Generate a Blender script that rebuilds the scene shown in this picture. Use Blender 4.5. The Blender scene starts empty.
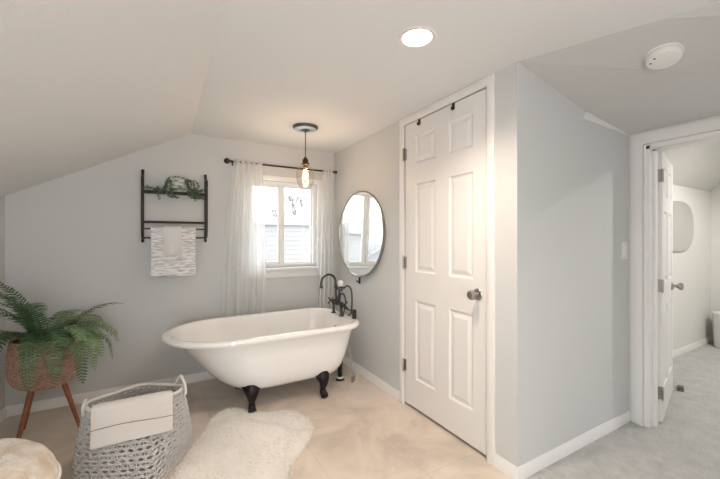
import bpy, bmesh, math, random
from mathutils import Vector, Matrix, noise as mnoise
R=random.Random(7)
PI=math.pi; sin=math.sin; cos=math.cos
SC=bpy.context.scene; COL=SC.collection

# ------------------------------------------------------------------ materials
def mat(name,col,rough=.6,metal=0,bump=0,bscale=60,var=0,vscale=4,spec=.5,col2=None,coat=0,sheen=0,emit=None,estr=0,sss=0):
    m=bpy.data.materials.new(name); m.use_nodes=True; nt=m.node_tree; n=nt.nodes; L=nt.links
    p=n['Principled BSDF']
    p.inputs['Base Color'].default_value=(*col,1); p.inputs['Roughness'].default_value=rough
    p.inputs['Metallic'].default_value=metal; p.inputs['Specular IOR Level'].default_value=spec
    p.inputs['Coat Weight'].default_value=coat; p.inputs['Sheen Weight'].default_value=sheen
    if emit: p.inputs['Emission Color'].default_value=(*emit,1); p.inputs['Emission Strength'].default_value=estr
    if bump or var:
        tc=n.new('ShaderNodeTexCoord')
    if var:
        t=n.new('ShaderNodeTexNoise'); t.inputs['Scale'].default_value=vscale; t.inputs['Detail'].default_value=5
        r=n.new('ShaderNodeValToRGB'); r.color_ramp.elements[0].position=.35; r.color_ramp.elements[1].position=.65
        c2=col2 if col2 else tuple(c*(1-var) for c in col)
        r.color_ramp.elements[0].color=(*c2,1); r.color_ramp.elements[1].color=(*col,1)
        L.new(tc.outputs['Object'],t.inputs['Vector']); L.new(t.outputs['Fac'],r.inputs['Fac']); L.new(r.outputs['Color'],p.inputs['Base Color'])
    if bump:
        t=n.new('ShaderNodeTexNoise'); t.inputs['Scale'].default_value=bscale; t.inputs['Detail'].default_value=3
        b=n.new('ShaderNodeBump'); b.inputs['Strength'].default_value=bump; b.inputs['Distance'].default_value=.01
        L.new(tc.outputs['Object'],t.inputs['Vector']); L.new(t.outputs['Fac'],b.inputs['Height']); L.new(b.outputs['Normal'],p.inputs['Normal'])
    return m
M={}
M['wall']=mat('wall_paint',(.60,.607,.60),.75,bump=.12,bscale=70)
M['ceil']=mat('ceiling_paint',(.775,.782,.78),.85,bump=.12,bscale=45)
M['ceil_shaded']=mat('ceiling_paint_shaded',(.58,.575,.56),.85,bump=.12,bscale=45)  # ceiling paint darkened to carry the shade over the hall
M['cream']=mat('cream_wall_paint',(.74,.73,.69),.8,bump=.1)
M['trim']=mat('white_trim_paint',(.80,.79,.77),.4)
M['door']=mat('white_door_paint',(.78,.765,.745),.38)
M['vinyl_win']=mat('white_vinyl',(.84,.85,.85),.35)
M['tub']=mat('white_enamel',(.86,.85,.83),.12,coat=.5)
M['iron']=mat('dark_bronze_iron',(.022,.016,.02),.38,metal=.6,bump=.3,bscale=80)
M['bronze']=mat('oiled_bronze',(.06,.058,.058),.25,metal=.8)
M['black']=mat('black_metal',(.035,.028,.025),.4,metal=.3)
M['nickel']=mat('satin_nickel',(.42,.40,.38),.28,metal=1)
M['chrome']=mat('braided_steel',(.5,.5,.5),.3,metal=1,bump=.6,bscale=300)
M['porcelain']=mat('white_porcelain',(.85,.85,.84),.15)
M['mirror']=mat('mirror_glass',(.86,.88,.87),.015,metal=1)
M['rim']=mat('brushed_mirror_rim',(.40,.40,.40),.3,metal=.9)
M['mirror2']=mat('hazy_mirror',(.62,.62,.59),.25,metal=.6)
M['towel']=mat('white_towel',(.80,.76,.71),.95,bump=.9,bscale=350,sheen=.3)
M['plastic']=mat('white_plastic',(.78,.77,.75),.45)
M['dark']=mat('dark_gap',(.02,.02,.02),.9)
M['wood']=mat('warm_wood',(.33,.115,.055),.45,var=.35,vscale=18,bump=.1,bscale=60)
M['cord']=mat('white_cotton_rope',(.70,.67,.63),.95,bump=.8,bscale=220)
M['rope']=mat('grey_cotton_rope',(.60,.58,.56),.95,bump=.8,bscale=220)
M['soil']=mat('dark_soil',(.05,.035,.025),.95,bump=1,bscale=90)
M['rattan']=mat('brown_rattan',(.62,.38,.27),.7,var=.4,vscale=40,bump=.5,bscale=150)
M['fur']=mat('cream_faux_fur',(.93,.89,.83),.95,sheen=.6,var=.05,vscale=10)
M['pouf']=mat('cream_boucle',(.80,.76,.70),.95,bump=1,bscale=110,var=.3,vscale=14,col2=(.60,.47,.35))
M['poufside']=mat('white_fabric',(.80,.78,.75),.9,bump=.5,bscale=160)
M['leaf']=mat('fern_green',(.085,.17,.075),.5,var=.5,vscale=25)
M['leaf_light']=mat('fern_light_green',(.21,.32,.15),.5,var=.4,vscale=25)
M['stem']=mat('fern_stem',(.10,.13,.04),.6)
M['sage']=mat('sage_leaves',(.12,.20,.13),.6,var=.5,vscale=60)
M['bark']=mat('grey_bark',(.20,.19,.19),.9)
M['ground']=mat('pale_ground',(.45,.45,.43),.9,var=.2,vscale=.6)
M['siding']=mat('grey_siding',(.24,.238,.24),.7,var=.08,vscale=3)
M['shingle']=mat('grey_shingles',(.30,.30,.31),.9,var=.3,vscale=9,bump=.5,bscale=30)
M['housetrim']=mat('pale_house_trim',(.25,.25,.25),.6)

# large towel: horizontal ribbed stripes
def stripes(name,c1,c2,scale):
    m=mat(name,c1,.95,bump=0); nt=m.node_tree;n=nt.nodes;L=nt.links;p=n['Principled BSDF']
    tc=n.new('ShaderNodeTexCoord'); mp=n.new('ShaderNodeMapping'); mp.inputs['Scale'].default_value=(14,14,scale)
    t=n.new('ShaderNodeTexNoise'); t.inputs['Scale'].default_value=1; t.inputs['Detail'].default_value=4
    r=n.new('ShaderNodeValToRGB'); r.color_ramp.elements[0].position=.42; r.color_ramp.elements[1].position=.55
    r.color_ramp.elements[0].color=(*c2,1); r.color_ramp.elements[1].color=(*c1,1)
    b=n.new('ShaderNodeBump'); b.inputs['Strength'].default_value=.7; b.inputs['Distance'].default_value=.01
    L.new(tc.outputs['Object'],mp.inputs['Vector']);L.new(mp.outputs['Vector'],t.inputs['Vector'])
    L.new(t.outputs['Fac'],r.inputs['Fac']);L.new(r.outputs['Color'],p.inputs['Base Color'])
    L.new(t.outputs['Fac'],b.inputs['Height']);L.new(b.outputs['Normal'],p.inputs['Normal'])
    return m
M['towel_stripe']=stripes('textured_white_towel',(.84,.84,.84),(.52,.51,.51),110)

# bathroom floor: mottled stone-look sheet vinyl with faint tile joints
def floor_mat():
    m=mat('stone_look_vinyl',(.6,.52,.42),.38); nt=m.node_tree;n=nt.nodes;L=nt.links;p=n['Principled BSDF']
    tc=n.new('ShaderNodeTexCoord')
    t=n.new('ShaderNodeTexNoise'); t.inputs['Scale'].default_value=2.6; t.inputs['Detail'].default_value=8; t.inputs['Roughness'].default_value=.6; t.inputs['Distortion'].default_value=.6
    r=n.new('ShaderNodeValToRGB'); e=r.color_ramp.elements
    e[0].position=.30; e[0].color=(.48,.41,.34,1); e[1].position=.70; e[1].color=(.78,.67,.58,1)
    k=e.new(.5); k.color=(.67,.58,.49,1)
    br=n.new('ShaderNodeTexBrick'); br.offset=0; br.inputs['Scale'].default_value=1
    br.inputs['Brick Width'].default_value=.45; br.inputs['Row Height'].default_value=.45; br.inputs['Mortar Size'].default_value=.004
    br.inputs['Mortar Smooth'].default_value=.6
    br.inputs['Color1'].default_value=(1,1,1,1); br.inputs['Color2'].default_value=(.97,.97,.97,1); br.inputs['Mortar'].default_value=(.90,.89,.88,1)
    mp=n.new('ShaderNodeMapping'); mp.inputs['Rotation'].default_value=(0,0,0); mp.inputs['Location'].default_value=(.1,.12,0)
    mx=n.new('ShaderNodeMix'); mx.data_type='RGBA'; mx.blend_type='MULTIPLY'; mx.inputs[0].default_value=1
    L.new(tc.outputs['Object'],t.inputs['Vector']);L.new(t.outputs['Fac'],r.inputs['Fac'])
    L.new(tc.outputs['Object'],mp.inputs['Vector']);L.new(mp.outputs['Vector'],br.inputs['Vector'])
    L.new(r.outputs['Color'],mx.inputs[6]);L.new(br.outputs['Color'],mx.inputs[7]);L.new(mx.outputs[2],p.inputs['Base Color'])
    return m
M['floor']=floor_mat()
def carpet_mat():
    m=mat('grey_carpet_pile',(.55,.55,.53),.97); nt=m.node_tree;n=nt.nodes;L=nt.links;p=n['Principled BSDF']
    tc=n.new('ShaderNodeTexCoord')
    t=n.new('ShaderNodeTexNoise'); t.inputs['Scale'].default_value=11; t.inputs['Detail'].default_value=10; t.inputs['Roughness'].default_value=.8; t.inputs['Distortion'].default_value=.3
    r=n.new('ShaderNodeValToRGB'); e=r.color_ramp.elements
    e[0].position=.34; e[0].color=(.50,.495,.475,1); e[1].position=.60; e[1].color=(.68,.675,.65,1)
    t2=n.new('ShaderNodeTexNoise'); t2.inputs['Scale'].default_value=160; t2.inputs['Detail'].default_value=3
    b=n.new('ShaderNodeBump'); b.inputs['Strength'].default_value=1; b.inputs['Distance'].default_value=.02
    L.new(tc.outputs['Object'],t.inputs['Vector']);L.new(t.outputs['Fac'],r.inputs['Fac']);L.new(r.outputs['Color'],p.inputs['Base Color'])
    L.new(tc.outputs['Object'],t2.inputs['Vector']);L.new(t2.outputs['Fac'],b.inputs['Height']);L.new(b.outputs['Normal'],p.inputs['Normal'])
    p.inputs['Sheen Weight'].default_value=.3
    return m
M['carpet']=carpet_mat()
def thin_glass(name,tint,refl,rough=0.0):
    m=bpy.data.materials.new(name); m.use_nodes=True; nt=m.node_tree;n=nt.nodes;L=nt.links; n.clear()
    o=n.new('ShaderNodeOutputMaterial');a=n.new('ShaderNodeBsdfTransparent');g=n.new('ShaderNodeBsdfGlossy');x=n.new('ShaderNodeMixShader')
    lw=n.new('ShaderNodeLayerWeight'); lw.inputs['Blend'].default_value=.15; mm=n.new('ShaderNodeMath'); mm.operation='MULTIPLY'; mm.inputs[1].default_value=refl
    a.inputs['Color'].default_value=(*tint,1); g.inputs['Roughness'].default_value=rough
    L.new(lw.outputs['Facing'],mm.inputs[0]);L.new(mm.outputs[0],x.inputs[0]);L.new(a.outputs[0],x.inputs[1]);L.new(g.outputs[0],x.inputs[2]);L.new(x.outputs[0],o.inputs[0])
    return m
M['glass']=thin_glass('window_glass',(.97,.98,.98),.3)
M['jar']=thin_glass('clear_lamp_glass',(.95,.91,.89),.8)
M['bulbglass']=thin_glass('bulb_glass',(1,.93,.85),.35)
def sheer():
    m=bpy.data.materials.new('sheer_voile'); m.use_nodes=True; nt=m.node_tree;n=nt.nodes;L=nt.links; n.clear()
    o=n.new('ShaderNodeOutputMaterial');a=n.new('ShaderNodeBsdfTransparent');d=n.new('ShaderNodeBsdfDiffuse');t=n.new('ShaderNodeBsdfTranslucent')
    x=n.new('ShaderNodeMixShader');y=n.new('ShaderNodeMixShader')
    d.inputs['Color'].default_value=(.93,.94,.93,1); t.inputs['Color'].default_value=(.93,.94,.93,1)
    x.inputs[0].default_value=.5; y.inputs[0].default_value=.62
    L.new(d.outputs[0],x.inputs[1]);L.new(t.outputs[0],x.inputs[2]);L.new(a.outputs[0],y.inputs[1]);L.new(x.outputs[0],y.inputs[2]);L.new(y.outputs[0],o.inputs[0])
    return m
M['sheer']=sheer()
M['filament']=mat('glowing_filament',(1,.6,.3),.5,emit=(1,.66,.36),estr=45)
M['lens']=mat('lit_lamp_lens',(1,.95,.85),.5,emit=(1,.90,.76),estr=14)

# ------------------------------------------------------------------ mesh helpers
def box(bm,x0,y0,z0,x1,y1,z1,bev=0):
    b=bmesh.new() if bev else bm
    vs=[b.verts.new(p) for p in ((x0,y0,z0),(x1,y0,z0),(x1,y1,z0),(x0,y1,z0),(x0,y0,z1),(x1,y0,z1),(x1,y1,z1),(x0,y1,z1))]
    for f in ((3,2,1,0),(4,5,6,7),(0,1,5,4),(1,2,6,5),(2,3,7,6),(3,0,4,7)): b.faces.new([vs[i] for i in f])
    if bev:
        bmesh.ops.bevel(b,geom=list(b.edges),offset=bev,segments=2,profile=.5,affect='EDGES')
        join(bm,b)
def join(bm,b):
    b.verts.ensure_lookup_table(); mp={v:bm.verts.new(v.co) for v in b.verts}
    for f in b.faces:
        try: bm.faces.new([mp[v] for v in f.verts])
        except ValueError: pass
    b.free()
def tube(bm,pts,r,n=8,cap=True,squash=None):
    """tube along points; r number or list"""
    pts=[Vector(p) for p in pts]; N=len(pts); rings=[]
    up=Vector((0,0,1)); prev=None
    for i,p in enumerate(pts):
        d=(pts[min(i+1,N-1)]-pts[max(i-1,0)]).normalized()
        if prev is None:
            a=up if abs(d.z)<.9 else Vector((1,0,0)); u=d.cross(a).normalized()
        else:
            u=(prev-d*prev.dot(d)).normalized()
        prev=u; w=d.cross(u); rr=r[i] if isinstance(r,(list,tuple)) else r
        rings.append([bm.verts.new(p+(u*cos(2*PI*k/n)+w*sin(2*PI*k/n))*rr) for k in range(n)])
    for a,b in zip(rings,rings[1:]):
        for k in range(n): bm.faces.new((a[k],a[(k+1)%n],b[(k+1)%n],b[k]))
    if cap: bm.faces.new(rings[0][::-1]); bm.faces.new(rings[-1])
def smooth(pts,k=6):
    """catmull-rom through points"""
    P=[Vector(p) for p in pts]; P=[P[0]*2-P[1]]+P+[P[-1]*2-P[-2]]; out=[]
    for i in range(1,len(P)-2):
        for j in range(k):
            t=j/k; a,b,c,d=P[i-1:i+3]
            out.append(.5*((2*b)+(c-a)*t+(2*a-5*b+4*c-d)*t*t+(3*b-a-3*c+d)*t**3))
    out.append(P[-2]); return out
def lathe(bm,prof,c,axis='z',n=32):
    """prof: list (r,h) along the axis from c"""
    c=Vector(c); rings=[]
    A={'z':(Vector((1,0,0)),Vector((0,1,0)),Vector((0,0,1))),'x':(Vector((0,1,0)),Vector((0,0,1)),Vector((1,0,0))),'y':(Vector((1,0,0)),Vector((0,0,1)),Vector((0,1,0)))}[axis] if isinstance(axis,str) else axis
    for r,h in prof:
        if r<=1e-6: rings.append([bm.verts.new(c+A[2]*h)])
        else: rings.append([bm.verts.new(c+A[2]*h+(A[0]*cos(2*PI*k/n)+A[1]*sin(2*PI*k/n))*r) for k in range(n)])
    for a,b in zip(rings,rings[1:]):
        for k in range(n):
            if len(a)==1 and len(b)==1: continue
            if len(a)==1: bm.faces.new((a[0],b[k],b[(k+1)%n]))
            elif len(b)==1: bm.faces.new((a[k],a[(k+1)%n],b[0]))
            else: bm.faces.new((a[k],a[(k+1)%n],b[(k+1)%n],b[k]))
def sphere(bm,c,r,sx=1,sy=1,sz=1,n=12):
    m=Matrix.Translation(c)@Matrix.Diagonal((sx*r,sy*r,sz*r,1))
    bmesh.ops.create_uvsphere(bm,u_segments=n,v_segments=max(6,n*2//3),radius=1,matrix=m)
def prism(bm,poly,ax,a0,a1):
    """polygon extruded along axis ax (0,1,2) from a0 to a1; poly gives other two coords in order"""
    def P(p,a):
        q=list(p); q.insert(ax,a); return q
    A=[bm.verts.new(P(p,a0)) for p in poly]; B=[bm.verts.new(P(p,a1)) for p in poly]; n=len(poly)
    bm.faces.new(A[::-1]); bm.faces.new(B)
    for i in range(n): bm.faces.new((A[i],A[(i+1)%n],B[(i+1)%n],B[i]))
def obj(name,bm,m,parent=None,flat=False,fix=True):
    if fix: bmesh.ops.recalc_face_normals(bm,faces=list(bm.faces))
    me=bpy.data.meshes.new(name); bm.to_mesh(me); bm.free()
    if not flat:
        for p in me.polygons: p.use_smooth=True
        try: me.set_sharp_from_angle(angle=math.radians(38))
        except Exception: pass
    ms=m if isinstance(m,(list,tuple)) else [m]
    for x in ms: me.materials.append(x)
    o=bpy.data.objects.new(name,me); COL.objects.link(o)
    if parent:
        root=parent
        while root.parent: root=root.parent
        off=root['_o']; me.transform(Matrix.Translation(-Vector(off))); o.parent=parent
    else:
        xs=[v.co for v in me.vertices]
        c=Vector(((min(v.x for v in xs)+max(v.x for v in xs))/2,(min(v.y for v in xs)+max(v.y for v in xs))/2,min(v.z for v in xs)))
        me.transform(Matrix.Translation(-c)); o.location=c; o['_o']=tuple(c)
    return o
def tag(o,label,cat,group=None,kind=None):
    o['label']=label; o['category']=cat
    if group:o['group']=group
    if kind:o['kind']=kind
    return o
def thing(name,label,cat,loc,group=None):
    o=bpy.data.objects.new(name,None); COL.objects.link(o); o.location=loc; o['_o']=tuple(loc); o.empty_display_size=.05
    return tag(o,label,cat,group)
def struct(name,bm=None,m=None,loc=None,label=None,cat=None,flat=False):
    if bm is None:
        o=bpy.data.objects.new(name,None); COL.objects.link(o); o.location=loc; o['_o']=tuple(loc)
    else: o=obj(name,bm,m,flat=flat)
    o['kind']='structure'
    if label:o['label']=label
    if cat:o['category']=cat
    return o
def NB(): return bmesh.new()

# ------------------------------------------------------------------ dimensions
XL=-.935; B=3.23; W=1.533; H=1.107; D=2.69; CZ=2.09; YB=-1.3; D2T=1.80
# floors
b=NB(); box(b,XL-.1,YB,-.06,W,B+.14,0); box(b,W,H,-.06,D,B+.14,0)
struct('floor',b,M['floor'],label='mottled beige stone-look bathroom floor',cat='floor')
b=NB(); box(b,W,YB,-.06,5.75,H,.004); box(b,D,H,-.06,5.75,1.6,.004)
struct('floor_hall',b,M['carpet'],label='pale grey carpet in the hall and the room beyond',cat='floor')
# back wall with window hole
WX0,WX1,WZ0,WZ1=.665,1.345,.935,1.755
b=NB()
box(b,XL-.1,B,0,WX0,B+.14,2.3); box(b,WX1,B,0,D+.12,B+.14,2.3); box(b,WX0,B,0,WX1,B+.14,WZ0); box(b,WX0,B,WZ1,WX1,B+.14,2.3)
struct('wall_back',b,M['wall'],label='grey wall behind the bathtub with the window in it',cat='wall',flat=True)
b=NB(); box(b,XL-.1,YB,0,XL,B,1.6); struct('wall_left',b,M['wall'],label='low grey knee wall at the left edge',cat='wall',flat=True)
# right wall with closet door hole
DY0,DY1,DZ=1.292,2.033,2.036
b=NB(); box(b,W,DY1+.005,0,W+.1,B,CZ+.05); box(b,W,H,0,W+.1,DY0-.005,CZ+.05); box(b,W,DY0-.005,DZ+.004,W+.1,DY1+.005,CZ+.05)
struct('wall_right',b,M['wall'],label='grey wall with the round mirror and the closet door',cat='wall',flat=True)
# hall wall
b=NB(); box(b,W+.1,H,0,D,H+.1,CZ+.05); struct('wall_hall',b,M['wall'],label='grey hall wall with the light switch',cat='wall',flat=True)
# wall with door 2
OY1,OY0=1.012,.272
b=NB(); box(b,D,OY1,0,D+.12,B,2.35); box(b,D,YB,0,D+.12,OY0,2.35); box(b,D,OY0,D2T,D+.12,OY1,2.35)
struct('wall_doorway',b,M['cream'],label='wall holding the open doorway at the right',cat='wall',flat=True)
b=NB(); box(b,.45,YB-.1,0,5.67,YB,2.42); struct('wall_rear_blocker',b,M['wall'],label='unseen grey wall added behind the viewpoint to keep light out of the hall',cat='wall',flat=True)  # unseen wall added to cut the light reaching the hall from behind
# other room
b=NB(); box(b,D+.12,1.475,0,5.67,1.58,1.76); struct('wall_room_back',b,M['cream'],label='cream wall of the room beyond the open door',cat='wall',flat=True)
b=NB(); box(b,5.57,YB,0,5.67,1.475,2.4); struct('wall_room_end',b,M['cream'],label='cream end wall of the room beyond the open door',cat='wall',flat=True)
b=NB(); prism(b,[(1.58,1.675),(.87,2.36),(YB,2.36),(YB,2.42),(.90,2.42),(1.60,1.78)],0,D+.12,5.67)
struct('ceiling_room',b,M['cream'],label='cream sloping ceiling of the room beyond the open door',cat='ceiling',flat=True)
# main ceiling with a hole for the downlight
LX,LY=.969,1.194
b=NB()
def ring_ceiling(b,x0,y0,x1,y1,z,cx,cy,r,n=32):
    o=[b.verts.new(p) for p in ((x0,y0,z),(x1,y0,z),(x1,y1,z),(x0,y1,z))]
    h=[b.verts.new((cx+r*cos(2*PI*k/n),cy+r*sin(2*PI*k/n),z)) for k in range(n)]
    es=[b.edges.new((o[i],o[(i+1)%4])) for i in range(4)]+[b.edges.new((h[i],h[(i+1)%n])) for i in range(n)]
    bmesh.ops.triangle_fill(b,use_beauty=True,use_dissolve=False,edges=es)
    t=[b.verts.new(v.co+Vector((0,0,.05))) for v in h]
    for k in range(n): b.faces.new((h[k],h[(k+1)%n],t[(k+1)%n],t[k]))
ring_ceiling(b,.2,.8,W,1.6,CZ,LX,LY,.066)
box(b,.2,YB,CZ,W,.8,CZ+.05); box(b,.2,1.6,CZ,W,B,CZ+.05); box(b,W,H,CZ,D,B,CZ+.05)
box(b,.15,.75,CZ+.11,W,1.65,CZ+.15)
for q in ((.15,.75,.2,1.65),(W-.05,.75,W,1.65),(.15,.75,W,.8),(.15,1.6,W,1.65)): box(b,q[0],q[1],CZ+.05,q[2],q[3],CZ+.15)
struct('ceiling',b,M['ceil'],label='flat white textured ceiling over the bathroom',cat='ceiling',flat=True)
b=NB(); prism(b,[(XL-.1,1.448),(.2,CZ),(.2,CZ+.06),(XL-.1,1.52)],1,YB,B)
struct('ceiling_slope',b,M['ceil'],label='sloping white attic ceiling on the left',cat='ceiling',flat=True)
# hall ceiling: two shallow slopes, the first coloured darker for its shade
b=NB(); flat_strip=[]
def tri(b,*ps): b.faces.new([b.verts.new(p) for p in ps])
ys=[H,.6,.1,-.5,YB]
A=[(min(1.533+(H-y)*.42,2.06),y,CZ) for y in ys]
Bq=[(2.165,y,1.957+ (H-y)*.035) for y in ys]; Cq=[(D+.0,y,1.896) for y in ys]
for i in range(4):
    f0=len(b.faces)
    tri(b,(W,ys[i],CZ),A[i],A[i+1],(W,ys[i+1],CZ)) if i else tri(b,(W,ys[0],CZ),A[1],(W,ys[1],CZ))
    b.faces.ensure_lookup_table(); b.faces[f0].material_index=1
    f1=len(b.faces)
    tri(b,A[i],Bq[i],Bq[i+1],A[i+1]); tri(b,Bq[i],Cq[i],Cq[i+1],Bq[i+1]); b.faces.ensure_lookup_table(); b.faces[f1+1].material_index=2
bmesh.ops.remove_doubles(b,verts=b.verts,dist=1e-5)
bmesh.ops.recalc_face_normals(b,faces=b.faces)
r=bmesh.ops.solidify(b,geom=list(b.faces),thickness=-.04)
struct('ceiling_hall',b,[M['ceil_shaded'],M['ceil'],M['wall']],label='low ceiling sloping down over the hall, its shade painted darker',cat='ceiling',flat=True)
b=NB(); prism(b,[(2.15,1.955),(2.66,1.899),(2.67,1.888),(2.12,1.908)],1,H-.006,H+.001)  # thin white wedge along the top of the hall wall
struct('sliver_1',b,M['trim'],label='thin white sliver at the top of the hall wall',cat='trim')

# baseboards
def base_run(b,p0,p1,nrm,h=.068,t=.013):
    p0=Vector(p0);p1=Vector(p1);n=Vector(nrm)
    prof=[(0,0),(t,0),(t,h*.72),(t*.55,h*.86),(t*.45,h),(0,h)]
    A=[b.verts.new((*(p0+n*a),z)) for a,z in prof];C=[b.verts.new((*(p1+n*a),z)) for a,z in prof]
    b.faces.new(A);b.faces.new(C[::-1])
    for i in range(6): b.faces.new((A[i],A[(i+1)%6],C[(i+1)%6],C[i]))
b=NB(); base_run(b,(XL,B),(W,B),(0,-1)); struct('baseboard_back',b,M['trim'],label='white baseboard under the window wall',cat='baseboard')
b=NB(); base_run(b,(XL,YB),(XL,B-.013),(1,0)); struct('baseboard_left',b,M['trim'],label='white baseboard of the left knee wall',cat='baseboard')
b=NB(); base_run(b,(W,2.087),(W,B-.013),(-1,0)); base_run(b,(W,H-.013),(W,1.239),(-1,0)); struct('baseboard_right',b,M['trim'],label='white baseboard either side of the closet door',cat='baseboard')
b=NB(); base_run(b,(W,H),(D,H),(0,-1)); struct('baseboard_hall',b,M['trim'],label='white baseboard along the grey hall wall',cat='baseboard')
b=NB(); base_run(b,(D+.12,1.475),(5.57,1.475),(0,-1)); base_run(b,(5.57,YB),(5.57,1.46),(-1,0)); struct('baseboard_room',b,M['trim'],label='white baseboard in the room beyond the open door',cat='baseboard')

# ------------------------------------------------------------------ window
w1=struct('window_1',loc=(1.005,B,.93),label='white sliding window above the bathtub between sheer curtains',cat='window')
b=NB()
cw=.045
box(b,WX0-cw,B-.014,WZ1-.003,WX1+cw,B,WZ1+cw,.003); box(b,WX0-cw,B-.014,WZ0,WX0+.004,B,WZ1,.003); box(b,WX1-.004,B-.014,WZ0,WX1+cw,B,WZ1,.003)
obj('window_casing',b,M['vinyl_win'],w1)
b=NB(); box(b,WX0-cw-.01,B-.045,WZ0-.022,WX1+cw+.01,B+.06,WZ0,.004); obj('window_sill',b,M['vinyl_win'],w1)
b=NB(); box(b,WX0-cw,B-.014,WZ0-.095,WX1+cw,B,WZ0-.022,.003); obj('apron',b,M['trim'],w1)
yf=B+.05
b=NB()
for q in ((WX0,WZ0,WX0+.03,WZ1),(WX1-.03,WZ0,WX1,WZ1),(WX0+.03,WZ0,WX1-.03,WZ0+.03),(WX0+.03,WZ1-.03,WX1-.03,WZ1)):
    box(b,q[0],yf-.01,q[1],q[2],yf+.05,q[3])
box(b,.985,yf+.012,WZ0+.03,1.012,yf+.045,WZ1-.03)
obj('window_frame',b,M['vinyl_win'],w1,flat=True)
for nm,x0,x1,y0 in (('sash',WX0+.028,.985,yf-.006),('sash',1.01,WX1-.028,yf+.022)):
    b=NB(); z0=WZ0+.028;z1=WZ1-.028;s=.028 if x0<.9 else .018
    box(b,x0,y0,z0,x0+s,y0+.025,z1,.002);box(b,x1-s,y0,z0,x1,y0+.025,z1,.002);box(b,x0+s,y0,z0,x1-s,y0+.025,z0+s,.002);box(b,x0+s,y0,z1-s,x1-s,y0+.025,z1,.002)
    so=obj(nm,b,M['vinyl_win'],w1)
    b=NB(); box(b,x0+s-.002,y0+.01,z0+s-.002,x1-s+.002,y0+.015,z1-s+.002); obj('pane',b,M['glass'],so,flat=True)

# curtain rod and curtains
RY=B-.10;RZ=1.875
t=thing('curtain_rod','dark metal curtain rod with a ball finial above the window','curtain rod',(.99,RY,RZ))
b=NB(); tube(b,[(.515,RY,RZ),(1.49,RY,RZ)],.0085,12); obj('rod',b,M['black'],t)
for x,s in ((.515,-1),(1.49,1)):
    b=NB(); k=.8 if s==1 else 1
    lathe(b,[(0,-.002),(.012,0),(.012,.008),(.008,.012),(.011,.018),(.022*k,.03),(.026*k,.043*k),(.022*k,.056*k),(.010,.066*k),(0,.069*k)] if s<0 else [(0,-.002),(.012,0),(.014,.010),(.014,.02),(.010,.026),(0,.027)],(x,RY,RZ),(Vector((0,1,0)),Vector((0,0,1)),Vector((s,0,0))),16)
    obj('finial',b,M['black'],t)
for x in (.545,1.47):
    b=NB(); tube(b,[(x,RY,RZ-.004),(x,RY+.05,RZ-.004),(x,B,RZ-.004)],.006,8); lathe(b,[(0,0),(.02,0),(.02,.006),(0,.006)],(x,B-.006,RZ-.004),'y',16); tube(b,[(x-.006,RY,RZ),(x+.006,RY,RZ)],.013,12)
    obj('bracket',b,M['black'],t)
def curtain(name,label,xt0,xt1,xb0,xb1,zb,folds,seed,belly=0):
    b=NB(); rr=random.Random(seed); nu=150;nv=44
    ph=[rr.uniform(0,6.28) for _ in range(4)]; V=[]
    for j in range(nv+1):
        v=j/nv; z=RZ+.022-(RZ+.022-zb)*v; row=[]
        for i in range(nu+1):
            u=i/nu
            a=xt0+(xt1-xt0)*u; c=xb0+(xb1-xb0)*u
            x=a+(c-a)*min(1,(v*1.15))**.8 + belly*sin(PI*v)*(u-.5)
            uu=u+.015*sin(6*u+ph[1])+.01*sin(3*v+ph[2])
            amp=.010+.020*min(1,v*2.2)
            y=RY+amp*sin(2*PI*folds*uu+ph[0]+.5*sin(2*v+ph[3]))+.5*amp*sin(2*PI*folds*.47*uu+ph[1]+v*1.5)
            x+=.006*sin(2*PI*folds*2*uu+ph[3])*v
            near=abs(z-RZ)
            if near<.03: y=RY+(y-RY)*.4+(-.011 if (i//4)%2 else -.0112)
            y=min(y,B-.02)
            row.append(b.verts.new((x,y,z)))
        V.append(row)
    for j in range(nv):
        for i in range(nu): b.faces.new((V[j][i],V[j][i+1],V[j+1][i+1],V[j+1][i]))
    return tag(obj(name,b,M['sheer']),label,'curtain','sheer curtains on the window')
curtain('sheer_curtain','white sheer curtain hanging left of the window',.53,.77,.43,.79,.26,5,3,.05)
curtain('sheer_curtain','white sheer curtain gathered right of the window beside the wall corner',1.36,1.475,1.32,1.50,.26,4,5,.02)

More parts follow.
